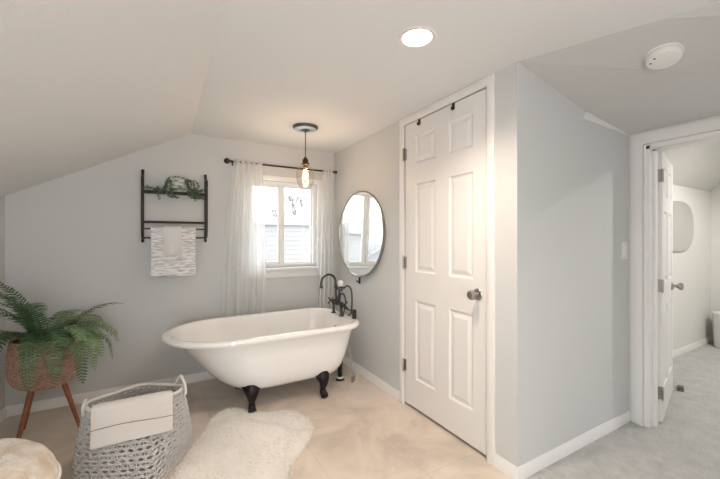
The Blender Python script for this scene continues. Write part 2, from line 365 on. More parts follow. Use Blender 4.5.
# ------------------------------------------------------------------ closet door (door_1)
def panel_leaf(b,wd,ht,th,panels,fn):
    """fn(u,v,w) -> world; panels list of rects (u0,v0,u1,v1); raised panels on the w=0 side"""
    us=sorted({0,wd}|{p[0] for p in panels}|{p[2] for p in panels}); vs=sorted({0,ht}|{p[1] for p in panels}|{p[3] for p in panels})
    def q(*pts): b.faces.new([b.verts.new(fn(*p)) for p in pts])
    def inside(u,v): return any(p[0]<u<p[2] and p[1]<v<p[3] for p in panels)
    for i in range(len(us)-1):
        for j in range(len(vs)-1):
            if not inside((us[i]+us[i+1])/2,(vs[j]+vs[j+1])/2):
                q((us[i],vs[j],0),(us[i+1],vs[j],0),(us[i+1],vs[j+1],0),(us[i],vs[j+1],0))
    for (a,c,d,e) in panels:
        st=[(0,0),(.006,-.006),(.012,-.009),(.020,-.009),(.042,-.002),(.044,-.0015)]
        for (i0,w0),(i1,w1_) in zip(st,st[1:]):
            o=[(a+i0,c+i0),(d-i0,c+i0),(d-i0,e-i0),(a+i0,e-i0)]; n=[(a+i1,c+i1),(d-i1,c+i1),(d-i1,e-i1),(a+i1,e-i1)]
            for k in range(4): q((*o[k],w0),(*o[(k+1)%4],w0),(*n[(k+1)%4],w1_),(*n[k],w1_))
        i=.044;w=-.0015; q((a+i,c+i,w),(d-i,c+i,w),(d-i,e-i,w),(a+i,e-i,w))
    q((0,0,-th),(wd,0,-th),(wd,ht,-th),(0,ht,-th))
    for s in (((0,0),(wd,0)),((wd,0),(wd,ht)),((wd,ht),(0,ht)),((0,ht),(0,0))):
        q((*s[0],0),(*s[1],0),(*s[1],-th),(*s[0],-th))
    bmesh.ops.remove_doubles(b,verts=b.verts,dist=1e-5)
d1=struct('door_1',loc=(W,1.66,0),label='closed white six-panel closet door with a nickel knob',cat='door')
wd=DY1-DY0-.008; zb=.020
pans=[]
for u0,u1 in ((.118,.322),(.444,.636)):   # u measured from hinge side (y=DY1) towards the camera
    pans+= [(u0,.20,u1,.755),(u0,.955,u1,1.572),(u0,1.715,u1,1.915)]
fn=lambda u,v,w:(W+.004-w,DY1-.004-u,zb+v)
b=NB(); panel_leaf(b,wd,DZ-zb-.004,.035,pans,fn); leaf=obj('door_leaf',b,M['door'],d1,flat=True)
b=NB()
def casing_x(b,xf,y0,y1,top,cw,t,s=-1):
    """casing round an opening y0..y1 on plane x=xf; s=-1 sticks to -x"""
    prof=[(0,0),(0,.5*t),(.18*cw,t),(.75*cw,t*.85),(cw,t*.6),(cw,0)]
    def run(P): 
        n=len(P[0])
        for k in range(n):
            b.faces.new((P[0][k],P[0][(k+1)%n],P[1][(k+1)%n],P[1][k]))
        b.faces.new(P[0]); b.faces.new(P[1][::-1])
    run([[b.verts.new((xf+s*w,y0-a,0)) for a,w in prof],[b.verts.new((xf+s*w,y0-a,top+a)) for a,w in prof]])
    run([[b.verts.new((xf+s*w,y1+a,0)) for a,w in prof],[b.verts.new((xf+s*w,y1+a,top+a)) for a,w in prof]])
    run([[b.verts.new((xf+s*w,y0-a,top+a)) for a,w in prof],[b.verts.new((xf+s*w,y1+a,top+a)) for a,w in prof]])
casing_x(b,W,DY0-.001,DY1+.001,DZ,.052,.012); obj('door_casing',b,M['trim'],d1)
for z in (1.822,1.037,.289):
    b=NB(); tube(b,[(W-.010,DY1+.002,z-.042),(W-.010,DY1+.002,z+.042)],.0055,10); sphere(b,(W-.010,DY1+.002,z+.044),.006); sphere(b,(W-.010,DY1+.002,z-.044),.006)
    box(b,W-.004,DY1-.020,z-.04,W+.0035,DY1+.003,z+.04)
    obj('hinge',b,M['nickel'],d1)
def knob(b,c,ax):
    lathe(b,[(0,0),(.032,0),(.033,.004),(.030,.008),(.014,.012),(.011,.020),(.011,.030),(.016,.034),(.025,.042),(.028,.052),(.026,.062),(.018,.068),(.010,.066),(0,.066)],c,ax,28)
b=NB(); knob(b,(W+.004,1.357,.895),(Vector((0,1,0)),Vector((0,0,1)),Vector((-1,0,0)))); obj('door_knob',b,M['nickel'],d1)
for y,lab in ((1.868,'small black over-the-door hook nearer the hinge side of the closet door'),(1.546,'small black over-the-door hook at the middle of the closet door top')):
    b=NB(); zt=DZ-.0035
    box(b,W+.0015,y-.012,zt-.001,W+.03,y+.012,zt+.0012); box(b,W+.0005,y-.011,zt-.038,W+.0032,y+.011,zt+.001)
    tube(b,smooth([(W+.001,y,zt-.034),(W-.008,y,zt-.040),(W-.014,y,zt-.034),(W-.014,y,zt-.024)],4),.004,8)
    tag(obj('over_door_hook',b,M['black']),lab,'hook','over-the-door hooks on the closet door')

# ------------------------------------------------------------------ door_2, opened into the next room
d2=struct('door_2',loc=(D,.575,0),label='open white door leading from the hall to the next room',cat='door')
b=NB(); casing_x(b,D,OY0+.0,OY1,D2T,.080,.016); casing_x(b,D,OY0-.004,OY1+.004,D2T+.004,.014,.022)
obj('door_casing',b,M['trim'],d2)
b=NB(); j=.018
box(b,D-.004,OY1-j,0,D+.124,OY1+.001,D2T); box(b,D-.004,OY0-.001,0,D+.124,OY0+j,D2T); box(b,D-.004,OY0,D2T-j,D+.124,OY1,D2T+.001)
box(b,D+.045,OY1-j-.012,0,D+.08,OY1-j,D2T-j); box(b,D+.045,OY0+j,0,D+.08,OY0+j+.012,D2T-j); box(b,D+.045,OY0+j,D2T-j-.012,D+.08,OY1-j,D2T-j)
obj('door_jamb',b,M['trim'],d2,flat=True)
bear=math.radians(76.0); du=Vector((sin(bear),cos(bear),0)); dn=Vector((cos(bear),-sin(bear),0))  # dn: side facing the camera
hp=Vector((D+.135,.978,0))
wd2=.70; lh=D2T-j-.014
fn2=lambda u,v,w:tuple(hp+du*u+dn*w+Vector((0,0,.012+v)))
pans2=[]
for u0,u1 in ((.09,.31),(.40,.61)): pans2+=[(u0,.20,u1,.74),(u0,.90,u1,1.38),(u0,1.48,u1,1.68)]
b=NB(); panel_leaf(b,wd2,lh,.035,pans2,fn2); obj('door_leaf',b,M['door'],d2,flat=True)
for z in (1.62,.90,.20):
    b=NB(); e=hp+dn*(-.030)-du*.006
    c=hp-du*.007+dn*.002
    tube(b,[(c.x,c.y,z-.042),(c.x,c.y,z+.042)],.006,10)
    # leaf plate on the door edge and plate on the jamb
    pe=[hp+dn*-.002-du*.0015,hp+dn*-.031-du*.0015]
    vs=[b.verts.new((pe[0].x,pe[0].y,z-.042)),b.verts.new((pe[1].x,pe[1].y,z-.042)),b.verts.new((pe[1].x,pe[1].y,z+.042)),b.verts.new((pe[0].x,pe[0].y,z+.042))]
    o2=[b.verts.new(v.co+du*.003) for v in vs]; b.faces.new(vs); b.faces.new(o2[::-1])
    for k in range(4): b.faces.new((vs[k],vs[(k+1)%4],o2[(k+1)%4],o2[k]))
    box(b,D+.085,OY1-j-.0025,z-.042,D+.128,OY1-j+.001,z+.042)
    for zz in (-.025,0,.025): sphere(b,(D+.107,OY1-j-.003,z+zz),.004)
    obj('hinge',b,M['nickel'],d2)
kc=hp+du*(wd2-.10)+Vector((0,0,.845)); b=NB(); knob(b,kc,(du,Vector((0,0,1)),dn)); obj('door_knob',b,M['nickel'],d2)
# wedge stop on floor
wc=Vector((3.60,1.13,.004)); b=NB()
pr=[(-.06,0),(.06,0),(.06,.012),(-.06,.034)]
ua=Vector((.95,.3,0)).normalized(); wa=Vector((-ua.y,ua.x,0))
q0=[b.verts.new(wc+ua*a+wa*-.018+Vector((0,0,z))) for a,z in pr]; q1=[b.verts.new(wc+ua*a+wa*.018+Vector((0,0,z))) for a,z in pr]
b.faces.new(q0);b.faces.new(q1[::-1])
for k in range(4): b.faces.new((q0[k],q0[(k+1)%4],q1[(k+1)%4],q1[k]))
tag(obj('door_stop',b,mat('grey_rubber',(.12,.12,.12),.6)),'small dark grey door wedge on the carpet by the open door','door stop')
# light switch
t=thing('light_switch','white light switch plate on the hall wall beside the doorway','light switch',(2.62,H,1.075))
b=NB(); box(b,2.586,H-.006,1.075,2.656,H,1.19,.002); obj('switch_plate',b,M['plastic'],t)
b=NB(); box(b,2.612,H-.010,1.10,2.630,H-.005,1.165,.0015); obj('rocker',b,M['trim'],t)
# room beyond: oval mirror and white bin
t=thing('wall_mirror','frameless oval-ended mirror on the far cream wall beyond the open door','mirror',(4.66,1.475,1.08))
def superell(b,cx,cz,a,c,n,y0,y1,k=64):
    pl=[]
    for i in range(k):
        th_=2*PI*i/k; x=cx+a*abs(cos(th_))**(2/n)*(1 if cos(th_)>=0 else -1); z=cz+c*abs(sin(th_))**(2/n)*(1 if sin(th_)>=0 else -1); pl.append((x,z))
    prism(b,pl,1,y0,y1)
b=NB(); superell(b,4.62,1.335,.37,.262,2.8,1.46,1.474); obj('mirror_backing',b,mat('mirror_edge',(.45,.44,.41),.4,metal=.4),t)
b=NB(); superell(b,4.62,1.335,.362,.254,2.8,1.456,1.4605); obj('mirror_glass',b,M['mirror2'],t)
b=NB(); lathe(b,[(0,.004),(.115,.004),(.125,.02),(.135,.36),(.139,.375),(.139,.385),(.131,.385),(.128,.37),(.118,.03),(0,.03)],(5.40,1.28,0),'z',40)
tag(obj('waste_bin',b,M['porcelain']),'round white bin standing by the far wall of the next room','bin')

# ------------------------------------------------------------------ round mirror on the right wall
MY,MZ,MR=2.655,1.252,.378
t=thing('round_mirror','large round mirror with a thin dark rim on the right wall','mirror',(W,MY,MZ-MR))
ax=(Vector((0,1,0)),Vector((0,0,1)),Vector((-1,0,0)))
b=NB(); lathe(b,[(MR-.012,.004),(MR,.004),(MR,.028),(MR-.006,.030),(MR-.010,.026),(MR-.010,.020)],(W,MY,MZ),ax,96); obj('mirror_frame',b,M['rim'],t)
b=NB(); lathe(b,[(0,.004),(MR-.0105,.004),(MR-.0105,.022),(0,.022)],(W,MY,MZ),ax,96); obj('mirror_glass',b,M['mirror'],t)
t.location.x-=.018; t.rotation_euler=(0,math.radians(1.6),math.radians(2.1))
b=NB(); box(b,W-.012,2.681,.805,W,2.699,.862,.002); tube(b,smooth([(W-.01,2.69,.83),(W-.028,2.69,.822),(W-.036,2.69,.84)],4),.005,8)
tag(obj('wall_hook',b,M['black']),'small black wall hook just below the round mirror','hook')

# ------------------------------------------------------------------ ceiling fixtures
t=thing('added_downlight','round recessed downlight shining in the white ceiling','ceiling light',(LX,LY,CZ))
b=NB(); lathe(b,[(.058,.03),(.062,.004),(.065,-.002),(.082,-.004),(.085,0),(.064,.003),(.064,.03)],(LX,LY,CZ),'z',40); obj('trim_ring',b,M['trim'],t)
b=NB(); lathe(b,[(0,.016),(.060,.016),(.061,.024),(0,.024)],(LX,LY,CZ),'z',40); obj('lens',b,M['lens'],t)
l=bpy.data.lights.new('downlight_beam','SPOT'); l.energy=38; l.color=(1,.83,.68); l.spot_size=math.radians(134); l.spot_blend=1.0; l.shadow_soft_size=.045
o=bpy.data.objects.new('downlight_beam',l); COL.objects.link(o); o.location=(0,0,-.012); o.parent=t

# smoke detector on the hall slope
t=thing('smoke_detector','round white smoke detector on the hall ceiling','smoke detector',(1.93,.648,1.99))
def hz(x,y):
    xa=min(1.533+(H-y)*.42,2.06); zb_=1.957+(H-y)*.035
    if x<xa: return CZ
    if x<2.165: return CZ+(zb_-CZ)*(x-xa)/(2.165-xa)
    return zb_+(1.896-zb_)*(x-2.165)/(D-2.165)
SX,SY=1.935,.665
n=Vector((-(hz(SX+.02,SY)-hz(SX-.02,SY))/.04,-(hz(SX,SY+.02)-hz(SX,SY-.02))/.04,1)).normalized()*-1
u=n.cross(Vector((0,1,0))).normalized(); v=n.cross(u)
c=Vector((SX,SY,hz(SX,SY)))
b=NB(); lathe(b,[(0,-.002),(.066,-.002),(.068,.008),(.061,.012)],c,(u,v,n),48); obj('mounting_plate',b,M['plastic'],t)
b=NB(); lathe(b,[(.061,.008),(.064,.014),(.064,.030),(.058,.038),(.046,.041),(0,.041)],c,(u,v,n),48); obj('cover',b,M['plastic'],t)
for dx,dy in ((-.040,.018),(-.018,.040)):
    b=NB(); lathe(b,[(0,.0415),(.0045,.0415),(.0045,.0405)],c+Vector((dx,dy,0))-n*((Vector((dx,dy,0))).dot(n)),(u,v,n),10); obj('sounder_hole',b,M['dark'],t)

# ------------------------------------------------------------------ pendant lamp
PX,PY=.972,2.575
t=thing('pendant_lamp','pendant lamp with a clear glass shade hanging over the bathtub','pendant lamp',(PX,PY,1.60))
b=NB(); lathe(b,[(0,0),(.098,0),(.100,-.006),(.096,-.012),(.088,-.013),(.082,-.020),(.070,-.021),(.058,-.020),(.022,-.030),(.010,-.040),(0,-.040)],(PX,PY,CZ),'z',48); obj('ceiling_canopy',b,mat('dark_grey_metal',(.13,.15,.15),.3,metal=.8),t)
b=NB(); lathe(b,[(.083,-.0195),(.083,-.022),(.040,-.0265),(.040,-.022)],(PX,PY,CZ),'z',48); obj('canopy_plate',b,mat('brushed_light_metal',(.75,.77,.77),.3,metal=.7),t)
b=NB(); tube(b,[(PX,PY,CZ-.038),(PX,PY,1.845)],.0035,8); obj('cord',b,M['black'],t)
b=NB(); lathe(b,[(0,1.850),(.012,1.848),(.014,1.838),(.022,1.832),(.024,1.812),(.020,1.806),(.032,1.800),(.033,1.790),(.020,1.786),(.018,1.765),(0,1.765)],(PX,PY,0),'z',24); obj('socket',b,mat('dark_bronze_socket',(.10,.05,.035),.35,metal=.7),t)
b=NB(); pr_=[(.026,1.795),(.034,1.790),(.052,1.772),(.066,1.745),(.0725,1.712),(.072,1.680),(.066,1.650),(.056,1.628),(.046,1.614),(.038,1.604),(.030,1.603)]
lathe(b,pr_,(PX,PY,0),'z',40)
gl=obj('glass_shade',b,M['jar'],t)
b=NB(); lathe(b,[(0,1.770),(.013,1.768),(.014,1.755),(.024,1.735),(.030,1.712),(.029,1.695),(.020,1.676),(.008,1.668),(0,1.667)],(PX,PY,0),'z',20); bo=obj('bulb',b,M['bulbglass'],t)
b=NB()
for k in range(5):
    a=2*PI*k/5; tube(b,[(PX+.004*cos(a),PY+.004*sin(a),1.752),(PX+.014*cos(a),PY+.014*sin(a),1.715),(PX+.008*cos(a),PY+.008*sin(a),1.685)],.0022,6)
obj('filament',b,M['filament'],bo)
l=bpy.data.lights.new('pendant_glow','POINT'); l.energy=3.0; l.color=(1,.78,.55); l.shadow_soft_size=.03
o=bpy.data.objects.new('pendant_glow',l); COL.objects.link(o); o.location=(0,0,.11); o.parent=t

# ------------------------------------------------------------------ clawfoot tub
TY=2.66
def outline(xl,xr,hb,rc):
    P=[]; rl=min(hb*1.12,(xr-xl)*.55)
    cx=xl+rl
    for i in range(33):
        a=PI/2+PI*i/32; P.append((cx+rl*cos(a),TY+hb*sin(a)))   # top(far) round the left to near
    x2=xr-rc
    for i in range(1,13): P.append((cx+(x2-cx)*i/12,TY-hb))
    for i in range(1,9): a=-PI/2+PI/2*i/8; P.append((x2+rc*cos(a),TY-hb+rc+rc*sin(a)))
    for i in range(1,9): P.append((xr,TY-hb+rc+(2*hb-2*rc)*i/8))
    for i in range(1,9): a=PI/2*i/8; P.append((x2+rc*cos(a),TY+hb-rc+rc*sin(a)))
    for i in range(1,12): P.append((x2+(cx-x2)*i/12,TY+hb))
    return P
layers=[(.138,.60,1.10,.09,.06),(.142,.47,1.17,.18,.11),(.158,.41,1.205,.225,.13),(.185,.365,1.235,.25,.14),(.23,.31,1.258,.272,.14),(.30,.245,1.275,.292,.14),(.38,.18,1.292,.308,.14),(.46,.115,1.307,.324,.14),(.520,.060,1.320,.340,.14),
 (.528,.045,1.330,.350,.14),(.522,.022,1.348,.370,.18),(.528,-.006,1.364,.388,.19),(.543,-.015,1.371,.394,.20),(.556,-.008,1.367,.389,.20),(.563,.012,1.352,.374,.19),(.562,.035,1.332,.358,.17),(.552,.055,1.300,.340,.13),(.51,.085,1.285,.325,.13),(.42,.15,1.268,.305,.13),(.32,.23,1.25,.285,.13),(.24,.31,1.225,.26,.13),(.19,.39,1.19,.225,.12),(.172,.48,1.14,.17,.1),(.168,.62,1.05,.08,.05)]
t=thing('clawfoot_bathtub','white clawfoot bathtub with dark bronze feet standing below the window','bathtub',(.70,TY,0))
b=NB(); rings=[[b.verts.new((x,y,z)) for x,y in outline(a,c,d,e)] for z,a,c,d,e in layers]
for A,C in zip(rings,rings[1:]):
    n=len(A)
    for k in range(n): b.faces.new((A[k],A[(k+1)%n],C[(k+1)%n],C[k]))
b.faces.new(rings[0]); b.faces.new(rings[-1][::-1])
tubm=obj('tub_shell',b,M['tub'],t)
for p in tubm.data.polygons: p.use_smooth=True
def foot(fx,fy,sy,sx):
    b=NB(); out=Vector((sx*.25,sy,0)).normalized()
    top=Vector((fx,fy,.20)); 
    path=[(-.015,.205,.040),(.006,.175,.046),(.022,.145,.040),(.028,.115,.029),(.020,.085,.021),(.014,.060,.018),(.020,.040,.022),(.034,.024,.026),(.044,.020,.018)]
    pts=[]; rs=[]
    for o_,z,r in path: pts.append(top+out*o_+Vector((0,0,z-.20))); rs.append(r*1.18 if z>.03 else r)
    sp=smooth(pts,4); rr=[]
    for i in range(len(sp)):
        f=i/4; k=min(int(f),len(rs)-2); rr.append(rs[k]+(rs[k+1]-rs[k])*(f-k))
    tube(b,sp,rr,14)
    # flared acanthus wings against the shell
    side=Vector((-out.y,out.x,0))
    for s in (-1,1):
        tube(b,smooth([top+side*s*.012+out*.018+Vector((0,0,-.075)),top+side*s*.032+out*.018+Vector((0,0,-.045)),top+side*s*.052+out*.004+Vector((0,0,-.012)),top+side*s*.060-out*.012+Vector((0,0,.012))],4),[.010+.008*sin(PI*i/12) for i in range(13)],8)
    # ball and claws
    c=top+out*.030+Vector((0,0,-.180)); sphere(b,c,.0195,n=16)
    for a in (-60,-20,20,60):
        d=(out*cos(math.radians(a))+side*sin(math.radians(a)))
        tube(b,smooth([c+Vector((0,0,.026))-d*.002,c+d*.018+Vector((0,0,.018)),c+d*.027+Vector((0,0,-.002)),c+d*.023+Vector((0,0,-.0185))],4),[.0085,.0085,.0085,.008,.008,.008,.0075,.007,.0065,.006,.005,.004,.003],8)
    obj('claw_foot',b,M['iron'],t)
foot(.535,TY-.195,-1,-.6); foot(1.055,TY-.215,-1,.6); foot(.535,TY+.195,1,-.6); foot(1.055,TY+.215,1,.6)
# drain pipe with floor flange below the tap end
b=NB(); tube(b,smooth([(1.24,TY,.19),(1.285,TY,.185),(1.315,TY,.16),(1.318,TY,.11),(1.318,TY,.0)],5),.019,16); lathe(b,[(.020,.165),(.025,.165),(.025,.145),(.020,.145)],(1.318,TY,0),'z',20)
dr=obj('drain_pipe',b,M['iron'],t)
b=NB(); lathe(b,[(.020,.028),(.030,.026),(.033,.018),(.021,.016)],(1.318,TY,0),'z',24); obj('white_ring',b,M['porcelain'],dr)
b=NB(); lathe(b,[(.020,.012),(.033,.010),(.040,0),(.020,0)],(1.318,TY,0),'z',24); obj('floor_flange',b,M['iron'],dr)
# overflow plate and drain inside
b=NB(); lathe(b,[(0,.004),(.028,.004),(.03,0),(0,0)],(1.274,TY,.44),(Vector((0,1,0)),Vector((0,0,1)),Vector((-1,0,0))),24); obj('overflow_plate',b,M['bronze'],t)

# ------------------------------------------------------------------ tub faucet with hand shower
FX,FY=1.288,TY-.01
t=thing('tub_faucet','dark bronze gooseneck tub faucet with a white-ended hand shower on the bathtub rim','faucet',(FX,FY,.565))
b=NB()
for s in (-1,1):
    y=FY+s*.075
    tube(b,[(FX,y,.562),(FX,y,.66)],.010,12); lathe(b,[(0,.564),(.022,.564),(.022,.570),(.012,.578),(.010,.59)],(FX,y,0),'z',20)
    lathe(b,[(.010,.64),(.016,.648),(.018,.668),(.014,.682),(0,.684)],(FX,y,0),'z',16)
tube(b,[(FX,FY-.095,.665),(FX,FY+.095,.665)],.012,12); lathe(b,[(0,-.02),(.018,-.018),(.021,0),(.018,.018),(.010,.026)],(FX,FY,.665),'z',20)
obj('valve_body',b,M['bronze'],t)
for s in (-1,1):
    b=NB(); y=FY+s*.095; 
    lathe(b,[(0,0),(.013,0),(.014,.012),(.009,.018),(.008,.030),(.012,.036),(.012,.044),(0,.046)],(FX,y,.665),(Vector((1,0,0)),Vector((0,0,1)),Vector((0,s,0))),16)
    for k in range(4):
        a=PI/4+k*PI/2; d=Vector((cos(a),0,sin(a))); c=Vector((FX,y+s*.040,.665)); tube(b,[c,c+d*.022,c+d*.032],[.0045,.0045,.0065],8); sphere(b,c+d*.033,.007,n=8)
    obj('cross_handle',b,M['bronze'],t)
b=NB(); zt=.845
pts=[(FX-.01,FY,.67),(FX-.015,FY,.76),(FX-.018,FY,zt)]
pts+=[(FX-.018-.065+.065*cos(a),FY,zt+.062*sin(a)) for a in [PI*k/8 for k in range(1,8)]]+[(FX-.148,FY,zt-.005),(FX-.148,FY,zt-.035)]
tube(b,smooth(pts,3),.0095,14); lathe(b,[(.0115,zt-.030),(.0125,zt-.036),(.0125,zt-.048),(0,zt-.048)],(FX-.148,FY,0),'z',16)
obj('gooseneck_spout',b,M['bronze'],t)
b=NB(); hx=FX+.045
tube(b,smooth([(FX,FY,.69),(FX+.012,FY-.004,.72),(FX+.018,FY-.006,.77)],4),.009,12)
tube(b,[(FX+.018,FY-.05,.775),(FX+.018,FY+.04,.775)],.007,10)
for s in (-.045,.035): tube(b,smooth([(FX+.018,FY+s,.775),(FX+.018,FY+s,.79),(FX+.034,FY+s,.80)],4),.006,8)
obj('cradle',b,M['bronze'],t)
b=NB(); tube(b,[(FX+.018,FY-.085,.797),(FX+.018,FY+.065,.797)],.010,14); lathe(b,[(.008,0),(.016,.004),(.02,.015),(.012,.03)],(FX+.018,FY+.05,.797),'y',16)
hs=obj('hand_shower',b,M['bronze'],t)
b=NB(); lathe(b,[(0,-.004),(.016,-.002),(.024,.008),(.025,.030),(.022,.042),(.014,.048),(0,.048)],(FX+.022,FY-.012,.805),'z',22); obj('porcelain_handle',b,M['porcelain'],hs)
b=NB()
tube(b,smooth([(FX+.018,FY-.085,.797),(FX+.032,FY-.125,.820),(FX+.052,FY-.150,.790),(FX+.058,FY-.155,.70),(FX+.052,FY-.150,.60),(FX+.030,FY-.140,.578)],8),.0065,10)
obj('shower_hose',b,M['bronze'],t)
b=NB(); tube(b,smooth([(FX+.006,FY-.03,.67),(FX+.008,FY-.04,.735),(FX+.02,FY-.075,.745),(FX+.028,FY-.095,.70),(FX+.022,FY-.10,.645),(FX+.0,FY-.115,.60),(FX-.012,FY-.12,.572)],6),.0065,10)
obj('diverter_pipe',b,M['bronze'],t)
b=NB(); box(b,FX+.028,FY-.235,.566,FX+.056,FY-.205,.640,.004); tube(b,[(FX+.04,FY-.22,.62),(FX+.02,FY-.15,.632),(FX+.0,FY-.075,.655)],.006,8)
obj('side_bracket',b,M['bronze'],t)
# supply hoses
hl=[('braided water hose looping to the floor beside the bathtub drain',0),('second braided water hose, the one nearer the wall behind the bathtub',1)]
for lab,k in hl:
    dx=.030*k
    b=NB(); tube(b,smooth([(1.345+dx*.6,TY-.02+.05*k,.50),(1.382+dx*.6,TY-.03+.05*k,.36),(1.38+dx,TY-.05+.04*k,.22),(1.395+dx,TY-.085+.03*k,.10),(1.392+dx,TY-.10+.03*k,.04),(1.385+dx,TY-.10+.03*k,.012)],8),.0062,10)
    ho=obj('supply_hose',b,M['chrome']); tag(ho,lab,'hose','braided supply hoses behind the bathtub')
    b=NB(); lathe(b,[(0,0),(.014,0),(.014,.004),(.009,.008),(.009,.03),(.012,.032),(.012,.045),(0,.045)],(1.385+dx,TY-.10+.03*k,0),'z',14)
    obj('valve',b,M['nickel'],ho)

# ------------------------------------------------------------------ wall rack with towels
rx0,rx1=-.142,.312; RB=B-.006
t=thing('towel_rack','black metal wall rack with a shelf bar and towel rails','towel rack',(.085,B-.07,1.19))
b=NB(); 
for x in (rx0,rx1):
    pb=NB(); tube(pb,[(x,RB-.010,1.195),(x,RB-.010,1.740)],.0095,12); 
    for z in (1.745,1.190): sphere(pb,(x,RB-.010,z),.0125,n=12)
    tube(pb,smooth([(x,RB-.012,1.70),(x,RB-.06,1.70),(x,RB-.115,1.69),(x,RB-.135,1.66),(x,RB-.135,1.56),(x,RB-.135,1.42),(x,RB-.132,1.30),(x,RB-.115,1.235),(x,RB-.07,1.215),(x,RB-.012,1.213)],4),.0065,10)
    tube(pb,[(x,RB-.012,1.575),(x,RB-.134,1.575)],.006,8)
    tube(pb,[(x,B,1.66),(x,RB-.01,1.66)],.008,8); tube(pb,[(x,B,1.25),(x,RB-.01,1.25)],.008,8)
    obj('side_frame',pb,M['black'],t)
b.free()
for y,z,r in ((RB-.012,1.575,.0065),(RB-.134,1.575,.0065),(RB-.073,1.575,.005),(RB-.012,1.342,.0095),(RB-.132,1.285,.0062),(RB-.075,1.2155,.0062)):
    b=NB(); tube(b,[(rx0,y,z),(rx1,y,z)],r,12); obj('rail',b,M['black'],t)
def drape(b,x0,x1,ty,tz,drop_f,drop_b,r,th,seed,yfront=None):
    """cloth folded over a bar at (ty,tz) running along x"""
    rr=random.Random(seed); prof=[]
    nfr=16
    for i in range(nfr+1): prof.append((ty-r,tz-drop_f+drop_f*i/nfr))
    for i in range(1,8): a=PI-PI*i/8; prof.append((ty+r*cos(a),tz+r*sin(a)))
    for i in range(nfr+1): prof.append((ty+r,tz-drop_b*i/nfr))
    nu=24; V=[];I=[]
    N=len(prof); p0,p1=rr.uniform(0,6),rr.uniform(0,6)
    for j,(y,z) in enumerate(prof):
        row=[];ri=[]
        ja=max(j-1,0);jb=min(j+1,N-1); tx=Vector((prof[jb][0]-prof[ja][0],prof[jb][1]-prof[ja][1])).normalized(); nn=Vector((-tx.y,tx.x))
        hang=max(0,(tz-z))
        for i in range(nu+1):
            u=i/nu; x=x0+(x1-x0)*u+ .004*sin(9*z+p0)*(1 if u>.5 else -1)
            wv=.006*sin(7*u+p1+3*z)*min(1,hang*6); dz=.004*sin(5*u+p0) if j in(0,N-1) else 0
            row.append(b.verts.new((x,y+wv,z+dz))); ri.append(b.verts.new((x,y+wv-nn.x*th,z+dz-nn.y*th)))
        V.append(row);I.append(ri)
    for j in range(N-1):
        for i in range(nu):
            b.faces.new((V[j][i],V[j][i+1],V[j+1][i+1],V[j+1][i])); b.faces.new((I[j][i],I[j+1][i],I[j+1][i+1],I[j][i+1]))
        b.faces.new((V[j][0],V[j+1][0],I[j+1][0],I[j][0])); b.faces.new((V[j][nu],I[j][nu],I[j+1][nu],V[j+1][nu]))
    for j in (0,N-1):
        for i in range(nu): b.faces.new((V[j][i],V[j][i+1],I[j][i+1],I[j][i]))
b=NB(); drape(b,-.086,.228,RB-.132,1.285,.365,.34,.0135,.005,1); tag(obj('bath_towel',b,M['towel_stripe']),'large white ribbed bath towel hanging from the black wall rack','towel')
b=NB(); drape(b,.000,.128,RB-.132,1.285,.212,.19,.0225,.006,2); tag(obj('hand_towel',b,mat('small_white_towel',(.86,.85,.84),.95,bump=.9,bscale=250)),'small folded hand towel hanging over the large one on the wall rack','towel')
# trailing plant in pot on rack shelf
t=thing('trailing_plant','trailing green plant in a small patterned white pot on the black wall rack','plant',(.10,RB-.075,1.582))
pcx,pcy=.095,RB-.075
b=NB(); n=40
prof=[(0,1.583),(.034,1.583),(.055,1.597),(.069,1.622),(.073,1.648),(.069,1.674),(.058,1.692),(.053,1.692),(.052,1.675),(0,1.67)]
rings=[]
for r,z in prof:
    if r==0: rings.append([b.verts.new((pcx,pcy,z))]); continue
    rings.append([b.verts.new((pcx+(r+ (.003 if k%4<2 else 0))*cos(2*PI*k/n),pcy+(r+(.003 if k%4<2 else 0))*sin(2*PI*k/n),z)) for k in range(n)])
for A,C in zip(rings,rings[1:]):
    for k in range(n):
        if len(A)==1: b.faces.new((A[0],C[k],C[(k+1)%n]))
        elif len(C)==1: b.faces.new((A[k],A[(k+1)%n],C[0]))
        else: b.faces.new((A[k],A[(k+1)%n],C[(k+1)%n],C[k]))
potm=stripes('patterned_pot',(.62,.64,.60),(.12,.18,.13),60); obj('pot',b,potm,t)
def leaf_quad(b,p,d,nrm,L,w):
    d=d.normalized(); s=d.cross(nrm)
    if s.length<1e-4: s=d.cross(Vector((.3,.5,.8)))
    s=s.normalized(); nn=s.cross(d)
    a=b.verts.new(p); c=b.verts.new(p+d*L*.5+s*w*.5+nn*w*.15); e=b.verts.new(p+d*L); f=b.verts.new(p+d*L*.5-s*w*.5+nn*w*.15); m=b.verts.new(p+d*L*.5)
    b.faces.new((a,c,m)); b.faces.new((c,e,m)); b.faces.new((e,f,m)); b.faces.new((f,a,m))
def rv(s=1): return Vector((R.uniform(-s,s),R.uniform(-s,s),R.uniform(-s,s)))
vines=[]
for s in (-1,1):
    for k in range(4):
        x_end=(-.115 if s<0 else .29)+R.uniform(-.02,.02)
        yy=RB-.135+R.uniform(-.02,.10)
        pts=[(pcx+s*.02,pcy,1.690),(pcx+s*.062,yy,1.665+R.uniform(-.02,.01)),(pcx+s*.10,yy,1.60+R.uniform(-.02,.02)),(pcx+(x_end-pcx)*.65,yy,1.592+R.uniform(-.015,.02)),(x_end,yy,1.60+R.uniform(-.02,.02))]
        if k==3: pts[-1]=(x_end-s*.08,RB-.145,1.53+R.uniform(-.02,.01)); 
        vines.append(pts)
for x in (.02,.05,.17,.19,.21,.24): vines.append([(pcx+(x-pcx)*.5,pcy-.02,1.685),(x,pcy-.068,1.655),(x,RB-.15,1.58),(x+.02,RB-.152,1.545),(x+.045,RB-.15,1.535)])
